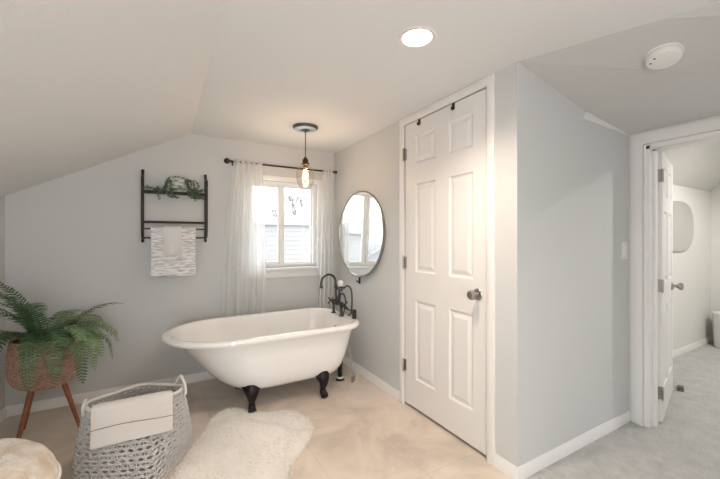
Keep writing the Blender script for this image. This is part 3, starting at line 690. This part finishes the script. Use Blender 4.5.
b=NB()
for pts in vines:
    sp=smooth(pts,7); tube(b,sp,.0012,5)
    for p in sp:
        for _ in range(5):
            d=rv(); leaf_quad(b,p+rv(.006),d,rv(),R.uniform(.010,.018),R.uniform(.007,.011))
for _ in range(130):
    a=R.uniform(0,2*PI); r=R.uniform(0,.05); p=Vector((pcx+r*cos(a),pcy+r*sin(a),1.682+R.uniform(0,.012)))
    leaf_quad(b,p,Vector((cos(a)*.6,sin(a)*.6,R.uniform(.1,1))),rv(),R.uniform(.012,.022),.010)
obj('foliage',b,M['sage'],t,flat=True,fix=False)

# ------------------------------------------------------------------ potted fern in basket planter on wooden legs
PC=Vector((-.634,2.83,0))
t=thing('potted_fern','bushy green fern in a woven brown planter on wooden legs','potted plant',tuple(PC))
b=NB(); n=72; rows=26; rings=[]
prof=[(0,.30),(.085,.302),(.118,.315),(.145,.340),(.162,.375),(.170,.42),(.170,.47),(.166,.53),(.160,.57),(.157,.59)]
def prof_at(z):
    for (r0,z0),(r1,z1) in zip(prof,prof[1:]):
        if z0<=z<=z1: return r0+(r1-r0)*(z-z0)/(z1-z0)
    return prof[-1][0]
obj_base=NB(); lathe(obj_base,[(r*.965,z) for r,z in prof]+[(.145,.59),(.145,.55),(0,.55)],(PC.x,PC.y,0),'z',48)
pot=obj('planter_basket',obj_base,mat('dark_rattan',(.16,.085,.055),.8),t)
b=NB()
for i in range(28):
    z=.310+(.585-.310)*i/27; r=prof_at(z)
    pts=[]
    for k in range(n+1):
        a=2*PI*k/n; rr=r+.004*(1 if (k+i)%2 else -1); pts.append(Vector((PC.x+rr*cos(a),PC.y+rr*sin(a),z)))
    tube(b,pts,.0058,5,cap=False)
tube(b,[(PC.x+.158*cos(2*PI*k/48),PC.y+.158*sin(2*PI*k/48),.592) for k in range(49)],.010,8,cap=False)
obj('weave',b,M['rattan'],pot)
b=NB(); lathe(b,[(0,.565),(.10,.57),(.144,.560)],(PC.x,PC.y,0),'z',24); obj('soil',b,M['soil'],t)
for a in (math.radians(-122),math.radians(-16),math.radians(138)):
    d=Vector((cos(a),sin(a),0)); b=NB()
    tube(b,[PC+d*.085+Vector((0,0,.335)),PC+d*.185+Vector((0,0,.0))],[.0155,.010],12); obj('leg',b,M['wood'],t)
def frond(root,az,L,lift,droop,mt,pw=.062,curl=0,npin=26):
    """arching fern frond with separate pinnae on both sides"""
    b=NB(); pts=[];p=Vector(root); ang=lift; N=max(14,int(L/.0175)); s=L/N
    for i in range(N+1):
        pts.append(p.copy()); ang-=droop/N*(.5+1.1*i/N); ang=max(ang,-1.45); az2=az+curl*i/N
        dd=Vector((cos(az2),sin(az2),0)); p=p+(dd*cos(ang)+Vector((0,0,1))*sin(ang))*s
    for q in pts:
        q.x=max(q.x,XL+.02); q.y=min(q.y,B-.04); q.z=max(q.z,.05)
    tube(b,pts,[.0030*(1-.7*i/N) for i in range(N+1)],5)
    for i in range(2,N+1):
        f=i/N; tl=(pts[i]-pts[i-1])
        if tl.length<1e-5: continue
        tl=tl.normalized(); side=tl.cross(Vector((0,0,1)))
        if side.length<.08: side=Vector((-sin(az),cos(az),0))
        side=side.normalized(); up=side.cross(tl)
        ln=pw*min(1,(f*3.2)**.8)*(1-f)**.6+.010
        for sg in (-1,1):
            pos=pts[i]-tl*(.4*s if sg>0 else 0)
            dr=(side*sg+tl*.30+up*.10+rv(.09)).normalized(); s2=dr.cross(up).normalized(); w=.0058 if ln>.03 else .0042
            L_=[];Rr=[]
            for k,(u,ww) in enumerate(((0,.55),(.3,1),(.65,.8))):
                c=pos+dr*ln*u+tl*ln*.16*u*u-up*ln*.20*u*u
                L_.append(b.verts.new(c+s2*w*ww+up*.0015)); Rr.append(b.verts.new(c-s2*w*ww+up*.0015))
            e=b.verts.new(pos+dr*ln+tl*ln*.18-up*ln*.24)
            for v in L_+Rr+[e]:
                v.co.x=max(v.co.x,XL+.004); v.co.y=min(v.co.y,B-.02); v.co.z=max(v.co.z,.01)
            for k in range(2): b.faces.new((L_[k],L_[k+1],Rr[k+1],Rr[k]))
            b.faces.new((L_[2],e,Rr[2]))
    obj('frond',b,mt,t,flat=True,fix=False)
rc=PC+Vector((0,0,.565))
def rt(a,r=.06): return rc+Vector((cos(a)*r,sin(a)*r,R.uniform(0,.01)))
dg=math.radians
# deliberate fronds: (azimuth, length, lift, droop, light?, curl)
FR=[(14,.42,58,75,0,.3),(-12,.42,52,135,1,0),(-28,.40,50,160,1,.1),(2,.38,45,120,1,-.1),(-36,.44,42,170,1,0),(-52,.48,40,185,0,-.1),(-20,.34,62,150,1,.2),(-10,.40,36,150,1,0),(-42,.36,60,165,1,.2),
    (-70,.46,46,190,0,0),(-92,.50,48,185,0,.1),(-114,.64,44,170,0,0),(-140,.46,48,150,0,.2),(-160,.38,55,130,0,0),(178,.46,68,100,0,.2),(205,.48,76,95,0,-.1),(158,.54,84,80,0,0),(230,.56,80,85,0,.3),(-110,.52,76,100,0,1.1),(-150,.54,78,105,0,-.3),
    (120,.34,64,100,0,0),(80,.34,66,110,0,0),(45,.36,60,120,1,0),(-62,.36,66,180,0,0),(-90,.36,68,190,0,-.2),(-125,.40,60,190,0,.2),(-45,.36,68,170,1,0),(15,.34,72,140,1,.2),(215,.42,52,150,0,0),(170,.36,84,60,0,0),(235,.46,60,175,0,0),(-5,.30,78,130,1,.4),(190,.42,40,120,0,0),(-18,.36,66,120,1,0),(-32,.34,58,130,1,.3),(5,.34,58,125,1,-.3),(-24,.38,44,140,1,-.2),(60,.30,70,100,1,0)]
for az,L,li,dr_,lt,cu in FR:
    a=dg(az+R.uniform(-4,4)); frond(rt(a,R.uniform(.02,.06)),a,L*1.08,dg(li),dg(dr_),M['leaf_light'] if lt else M['leaf'],R.uniform(.070,.088),cu)

# ------------------------------------------------------------------ laundry basket with towel over its rim
t=thing('laundry_basket','grey open-weave rope laundry basket on the floor beside the fur rug','basket',(-.10,2.12,0))
bot=[(-.045,1.905),(.160,2.285),(-.200,2.44),(-.385,2.10)]
top=[(.040,1.985),(.100,2.085),(-.185,2.235),(-.335,2.075)]
FLc=(-.30,1.985)
def loop(corners,n,rad):
    """rounded polygon sampled evenly"""
    P=[];m=len(corners)
    for i in range(m):
        a=Vector(corners[i-1]);c=Vector(corners[i]);e=Vector(corners[(i+1)%m])
        p0=c+(a-c).normalized()*min(rad,(a-c).length*.45);p1=c+(e-c).normalized()*min(rad,(e-c).length*.45)
        for k in range(7):
            u=k/6; P.append((1-u)**2*p0+2*u*(1-u)*c+u*u*p1)
    P.append(P[0]); ds=[0]
    for q,w in zip(P,P[1:]): ds.append(ds[-1]+(w-q).length)
    out=[]
    for k in range(n):
        s=ds[-1]*k/n
        j=max(i for i in range(len(ds)) if ds[i]<=s+1e-9); j=min(j,len(P)-2)
        f=(s-ds[j])/max(1e-9,ds[j+1]-ds[j]); out.append(P[j].lerp(P[j+1],f))
    return out
NL=360; ZT=.415
Lb=loop(bot,NL,.04); 
tp=[(.045,1.985),(.105,2.08),(-.10,2.225),(-.335,2.10),(-.295,1.985)]
Lt=loop(tp,NL,.05)
# align the start of both loops by angle
def rot(Lp,c,a0):
    best=min(range(len(Lp)),key=lambda i:abs((math.atan2(Lp[i].y-c[1],Lp[i].x-c[0])-a0+PI)%(2*PI)-PI)); return Lp[best:]+Lp[:best]
Lb=rot(Lb,(-.12,2.17),-1.2); Lt=rot(Lt,(-.11,2.08),-1.2)
def bk(i,v):
    a=Lb[i%NL];c=Lt[i%NL]; p=a.lerp(c,v); ctr=Vector((-.12,2.13)); o_=(p-ctr).normalized(); p=p+o_*.016*sin(PI*v); 
    return Vector((p.x,p.y,.006+(ZT-.006)*v)),Vector((o_.x,o_.y,0))
b=NB(); rows=17
for r_ in range(rows):
    v0=(r_+.7)/(rows+.6)
    for ph in (0,1):
        pts=[]
        for i in range(0,NL+1,2):
            fr=18; a=2*PI*i/NL*fr*2+(PI if r_%2 else 0)
            dz=.0115*abs(sin(a/2))*(1 if ph else -1)/ZT; p,o_=bk(i,v0+dz); pts.append(p+o_*.0025*cos(a/2)*(1 if ph else -1))
        tube(b,pts,.0043,5,cap=False)
obj('woven_side',b,M['rope'],t)
b=NB()
for k in range(36):
    i=int(k*NL/36); pts=[bk(i,v/12)[0] for v in range(13)]; tube(b,pts,.0032,5)
obj('upright_cord',b,M['rope'],t)
b=NB(); 
for v,r_,m_ in ((1.0,.0085,'rim'),):
    tube(b,[bk(i,v)[0] for i in range(0,NL+1,3)],r_,8,cap=False)
obj('rim',b,M['cord'],t)
b=NB(); tube(b,[bk(i,.0)[0]+Vector((0,0,.003)) for i in range(0,NL+1,3)],.008,8,cap=False); obj('base_cord',b,M['cord'],t)
b=NB(); vs=[b.verts.new((p.x,p.y,.006)) for p in Lb[::4]]; v2=[b.verts.new((p.x,p.y,.012)) for p in Lb[::4]]; b.faces.new(vs[::-1]); b.faces.new(v2)
for k in range(len(vs)): b.faces.new((vs[k],vs[(k+1)%len(vs)],v2[(k+1)%len(vs)],v2[k]))
obj('base',b,M['rope'],t)
for p,q,hh in (((.100,2.045),(.060,2.135),.055),((-.325,2.03),(-.325,2.10),.020)):
    b=NB(); m_=((p[0]+q[0])/2,(p[1]+q[1])/2)
    tube(b,smooth([(p[0],p[1],ZT-.03),(p[0],p[1],ZT+.01),(m_[0],m_[1],ZT+hh),(q[0],q[1],ZT+.01),(q[0],q[1],ZT-.03)],6),.0075,8); obj('handle',b,M['cord'],t)
# folded towel hung over the near rim
b=NB(); prof=[]
def slab(b,layers_,x0,x1):
    pass
a0=Vector((-.285,1.985)); a1=Vector((.040,1.985)); ax_=(a1-a0).normalized(); nf=Vector((ax_.y,-ax_.x))
N1=14; th_=.018; cl=[]
drop=.150
# centreline: inside (behind the rim) up, over, then down outside leaning with basket side
for k in range(6): cl.append((-.016,ZT-.07+.07*k/5))
for k in range(1,6): a=PI-PI*k/6; cl.append((.022*cos(a)*-1*-1,ZT+.016*sin(a)+.002))
for k in range(N1): f=k/(N1-1); cl.append((.024+.020*f,ZT-drop*f))
def off(i,s):
    p=Vector(cl[i]);a=Vector(cl[max(0,i-1)]);c=Vector(cl[min(len(cl)-1,i+1)]);tg=(c-a).normalized();nn=Vector((tg.y,-tg.x)); return p+nn*s
outer=[]; 
nu=20; V=[];I=[]
for i in range(len(cl)):
    o1=Vector(cl[i]); nn=(Vector(cl[min(len(cl)-1,i+1)])-Vector(cl[max(0,i-1)])).normalized(); nn=Vector((-nn.y,nn.x))
    row=[];ri=[]
    for k in range(nu+1):
        u=k/nu; base=a0.lerp(a1,u); wob=.003*sin(8*u+3*i*.2); edge=min(1,min(u,1-u)*12)**.5
        tt=th_*(.45+.55*edge)
        po=o1+nn*tt*.55; pi_=o1-nn*tt*.2
        for (q,lst) in ((po,row),(pi_,ri)):
            xy=base+nf*(q.x+wob*.5); lst.append(b.verts.new((xy.x,xy.y,q.y)))
    V.append(row);I.append(ri)
for i in range(len(cl)-1):
    for k in range(nu):
        b.faces.new((V[i][k],V[i][k+1],V[i+1][k+1],V[i+1][k])); b.faces.new((I[i][k],I[i+1][k],I[i+1][k+1],I[i][k+1]))
    b.faces.new((V[i][0],V[i+1][0],I[i+1][0],I[i][0])); b.faces.new((V[i][nu],I[i][nu],I[i+1][nu],V[i+1][nu]))
for i in (0,len(cl)-1):
    for k in range(nu): b.faces.new((V[i][k],V[i][k+1],I[i][k+1],I[i][k]))
tw=tag(obj('folded_towel',b,M['towel']),'folded cream towel hanging over the near rim of the rope basket','towel')
b=NB(); tube(b,[tuple(V_) for V_ in [(a0.lerp(a1,u/10).x,(a0.lerp(a1,u/10)+nf*.0465).y,ZT-.072+.006*sin(u*.5)) for u in range(11)]],.0016,6)
obj('seam',b,mat('brown_thread',(.30,.20,.14),.9),tw)

# ------------------------------------------------------------------ fur rug
t_poly=[(.022,1.93),(.10,2.08),(.185,2.23),(.24,2.33),(.27,2.45),(.33,2.53),(.42,2.54),(.52,2.44),(.62,2.37),(.73,2.33),(.80,2.25),(.825,2.12),(.785,1.99),(.70,1.88),(.61,1.79),(.55,1.68),(.50,1.52),(.40,1.40),(.22,1.36),(.08,1.45),(.02,1.62),(.0,1.78)]
pl=smooth([(x,y,0) for x,y in t_poly+[t_poly[0]]],4)[:-1]
cx=sum(p.x for p in pl)/len(pl); cy=sum(p.y for p in pl)/len(pl)
def inpoly(x,y):
    c=False;n=len(pl);j=n-1
    for i in range(n):
        if (pl[i].y>y)!=(pl[j].y>y) and x<(pl[j].x-pl[i].x)*(y-pl[i].y)/(pl[j].y-pl[i].y)+pl[i].x: c=not c
        j=i
    return c
b=NB()
rg=[]
for s,z in ((1,.002),(.985,.012),(.93,.018),(.6,.020),(.3,.020)):
    rg.append([b.verts.new((cx+(p.x-cx)*s,cy+(p.y-cy)*s,z)) for p in pl])
for A,C in zip(rg,rg[1:]):
    for k in range(len(pl)): b.faces.new((A[k],A[(k+1)%len(pl)],C[(k+1)%len(pl)],C[k]))
b.faces.new(rg[-1]); b.faces.new(rg[0][::-1])
rug=tag(obj('fur_rug',b,M['fur']),'cream shaggy fur rug lying on the floor in front of the bathtub','rug')
b=NB(); cnt=0; rr=random.Random(11)
def tuft(x,y,z,dx,dy,L,w):
    p=Vector((x,y,z)); d=Vector((dx,dy,rr.uniform(.35,.9))).normalized(); s=d.cross(Vector((rr.uniform(-1,1),rr.uniform(-1,1),.3))).normalized()*w
    m=p+d*L*.55; e=p+d*L+Vector((dx,dy,-.4)).normalized()*L*.35; e.z=max(e.z,.002)
    q=[b.verts.new(p+s),b.verts.new(p-s),b.verts.new(m+s*.7),b.verts.new(m-s*.7),b.verts.new(e)]
    b.faces.new((q[0],q[2],q[3],q[1])); b.faces.new((q[2],q[4],q[3]))
while cnt<26000:
    x=rr.uniform(-.02,.85);y=rr.uniform(1.35,2.56)
    if not inpoly(x,y): continue
    a=mnoise.noise(Vector((x*5,y*5,0)))*4+2.2
    tuft(x,y,.014,cos(a)+rr.uniform(-.5,.5),sin(a)+rr.uniform(-.5,.5),rr.uniform(.016,.028),.0016); cnt+=1
for i in range(len(pl)):
    for k in range(28):
        p=pl[i].lerp(pl[(i+1)%len(pl)],rr.random()); o_=(p-Vector((cx,cy,0))).normalized(); p=p-o_*rr.uniform(.0,.02)
        tuft(p.x,p.y,.008,o_.x+rr.uniform(-.4,.4),o_.y+rr.uniform(-.4,.4),rr.uniform(.014,.026),.0016)
fo=obj('fur_pile',b,M['fur'],rug,flat=True,fix=False); fo['kind']='stuff'

# ------------------------------------------------------------------ round pouf at lower left
PO=Vector((-.605,1.56,0)); pr0=.285
t=thing('round_pouf','round cream upholstered pouf with white piping at the lower left corner','pouf',tuple(PO))
b=NB(); lathe(b,[(0,.005),(pr0-.03,.005),(pr0-.004,.03),(pr0,.08),(pr0+.004,.22),(pr0,.355),(pr0-.003,.368)],(PO.x,PO.y,0),'z',64); obj('side_panel',b,M['poufside'],t)
b=NB(); lathe(b,[(pr0-.003,.366),(pr0-.004,.385),(pr0-.010,.410),(pr0-.026,.438),(pr0-.055,.464),(pr0-.10,.484),(pr0-.16,.496),(0,.502)],(PO.x,PO.y,0),'z',64); obj('cushion_top',b,M['pouf'],t)
b=NB(); tube(b,[(PO.x+pr0*cos(2*PI*k/64),PO.y+pr0*sin(2*PI*k/64),.368) for k in range(65)],.006,8,cap=False); obj('piping',b,M['poufside'],t)

# ------------------------------------------------------------------ outside
b=NB(); box(b,-40,3.6,-3.1,45,70,-3.0); struct('ground',b,M['ground'],label='pale ground outside below the window',cat='ground')
t=thing('neighbour_house','grey neighbouring house with horizontal siding seen through the window','house',(1.0,11.0,-3))
b=NB(); hx0,hx1,hy,ht=-3.2,8.0,9.5,1.66
box(b,hx0,hy+.03,-3,hx1,hy+6,ht)
z=-3.0
while z<ht:
    vs=[b.verts.new(p) for p in ((hx0,hy+.008,z),(hx1,hy+.008,z),(hx1,hy+.02,z+.13),(hx0,hy+.02,z+.13),(hx0,hy+.03,z),(hx1,hy+.03,z))]
    b.faces.new(vs[:4]); b.faces.new((vs[0],vs[4],vs[5],vs[1])); z+=.13
obj('siding_wall',b,M['siding'],t,flat=True)
b=NB(); prism(b,[(hy-.06,ht-.02),(hy+3,ht+.10),(hy+6.35,ht-.02),(hy+6.35,ht+.10),(hy+3,ht+.22),(hy-.06,ht+.10)],0,hx0-.3,hx1+.3); 
obj('roof',b,M['shingle'],t,flat=True)
b=NB(); box(b,hx0-.3,hy-.08,ht-.06,hx1+.3,hy-.06,ht+.11); obj('fascia',b,M['housetrim'],t,flat=True)
t=thing('neighbour_cottage','grey gabled cottage seen reflected in the round mirror','house',(-6.5,11.0,-3))
b=NB(); prism(b,[(-9.5,-3),(-3.9,-3),(-3.9,.9),(-6.7,2.5),(-9.5,.9)],1,10.2,15.5); obj('gable_walls',b,M['siding'],t,flat=True)
b=NB(); prism(b,[(-9.9,.72),(-6.7,2.55),(-3.5,.72),(-3.5,.86),(-6.7,2.70),(-9.9,.86)],1,9.9,15.8); obj('roof',b,M['shingle'],t,flat=True)
def tree(x,y,h,lab,seed,z0=-3):
    rr=random.Random(seed); t=thing('bare_tree',lab,'tree',(x,y,z0),'bare trees behind the neighbouring house')
    b=NB()
    def br(p,d,L,r,k):
        q=p+d*L; tube(b,[p,p.lerp(q,.5)+Vector((rr.uniform(-1,1),rr.uniform(-1,1),0))*L*.05,q],[r,r*.85,r*.7],5 if k<3 else 3,cap=False)
        if k>=6: return
        for _ in range(3):
            nd=(d+Vector((rr.uniform(-1,1),rr.uniform(-1,1),rr.uniform(-.35,.7)))*.75).normalized(); br(q,nd,L*.74,max(r*.62,.011),k+1)
    br(Vector((x,y,z0)),Vector((0,0,1)),h*.30,h*.016,0)
    o=obj('branches',b,M['bark'],t,flat=True,fix=False)
tree(9.6,28.0,8.2,'bare rounded tree seen in the right window pane',4)
tree(7.0,33.0,8.0,'smaller bare tree seen in the left window pane',9)

# ------------------------------------------------------------------ light
w=bpy.data.worlds.new('overcast_sky'); SC.world=w; w.use_nodes=True
bg=w.node_tree.nodes['Background']; bg.inputs['Color'].default_value=(.975,.985,1,1); bg.inputs['Strength'].default_value=3.2
def added_can(x,y,z,e,lab,col=(1,.93,.84)):  # unseen downlight added to brighten a space, fixture and lamp together
    t=thing('added_downlight',lab,'ceiling light',(x,y,z))
    b=NB(); lathe(b,[(.058,-.001),(.065,-.006),(.082,-.004),(.085,0)],(x,y,z),'z',32); obj('trim_ring',b,M['trim'],t)
    b=NB(); lathe(b,[(0,-.002),(.060,-.003),(.060,0)],(x,y,z),'z',32); obj('lens',b,M['lens'],t)
    l=bpy.data.lights.new('fill_lamp','SPOT'); l.energy=e; l.color=col; l.spot_size=math.radians(160); l.spot_blend=.5; l.shadow_soft_size=.06
    o=bpy.data.objects.new('fill_lamp',l); COL.objects.link(o); o.location=(0,0,-.012); o.parent=t
added_can(.3,-.6,CZ,26,'added fill downlight, unseen in the ceiling behind the viewpoint',(1,.97,.92))
added_can(4.2,.2,2.36,105,'added fill downlight, unseen in the ceiling of the room beyond the open door',(1,.97,.93))

# ------------------------------------------------------------------ camera
cam=bpy.data.cameras.new('camera'); co=bpy.data.objects.new('camera',cam); COL.objects.link(co)
co.location=(0,0,1.206); co.rotation_euler=(math.radians(90),0,math.radians(-29.67))
cam.sensor_width=36; cam.lens=17.25; cam.shift_y=-.5/720; cam.clip_start=.05; cam.clip_end=200
SC.camera=co
for o in list(bpy.data.objects):
    if '_o' in o: del o['_o']
SC.view_settings.view_transform='Standard'; SC.view_settings.look='None'; SC.view_settings.gamma=1; SC.view_settings.use_curve_mapping=False
SC.view_settings.exposure=0.76
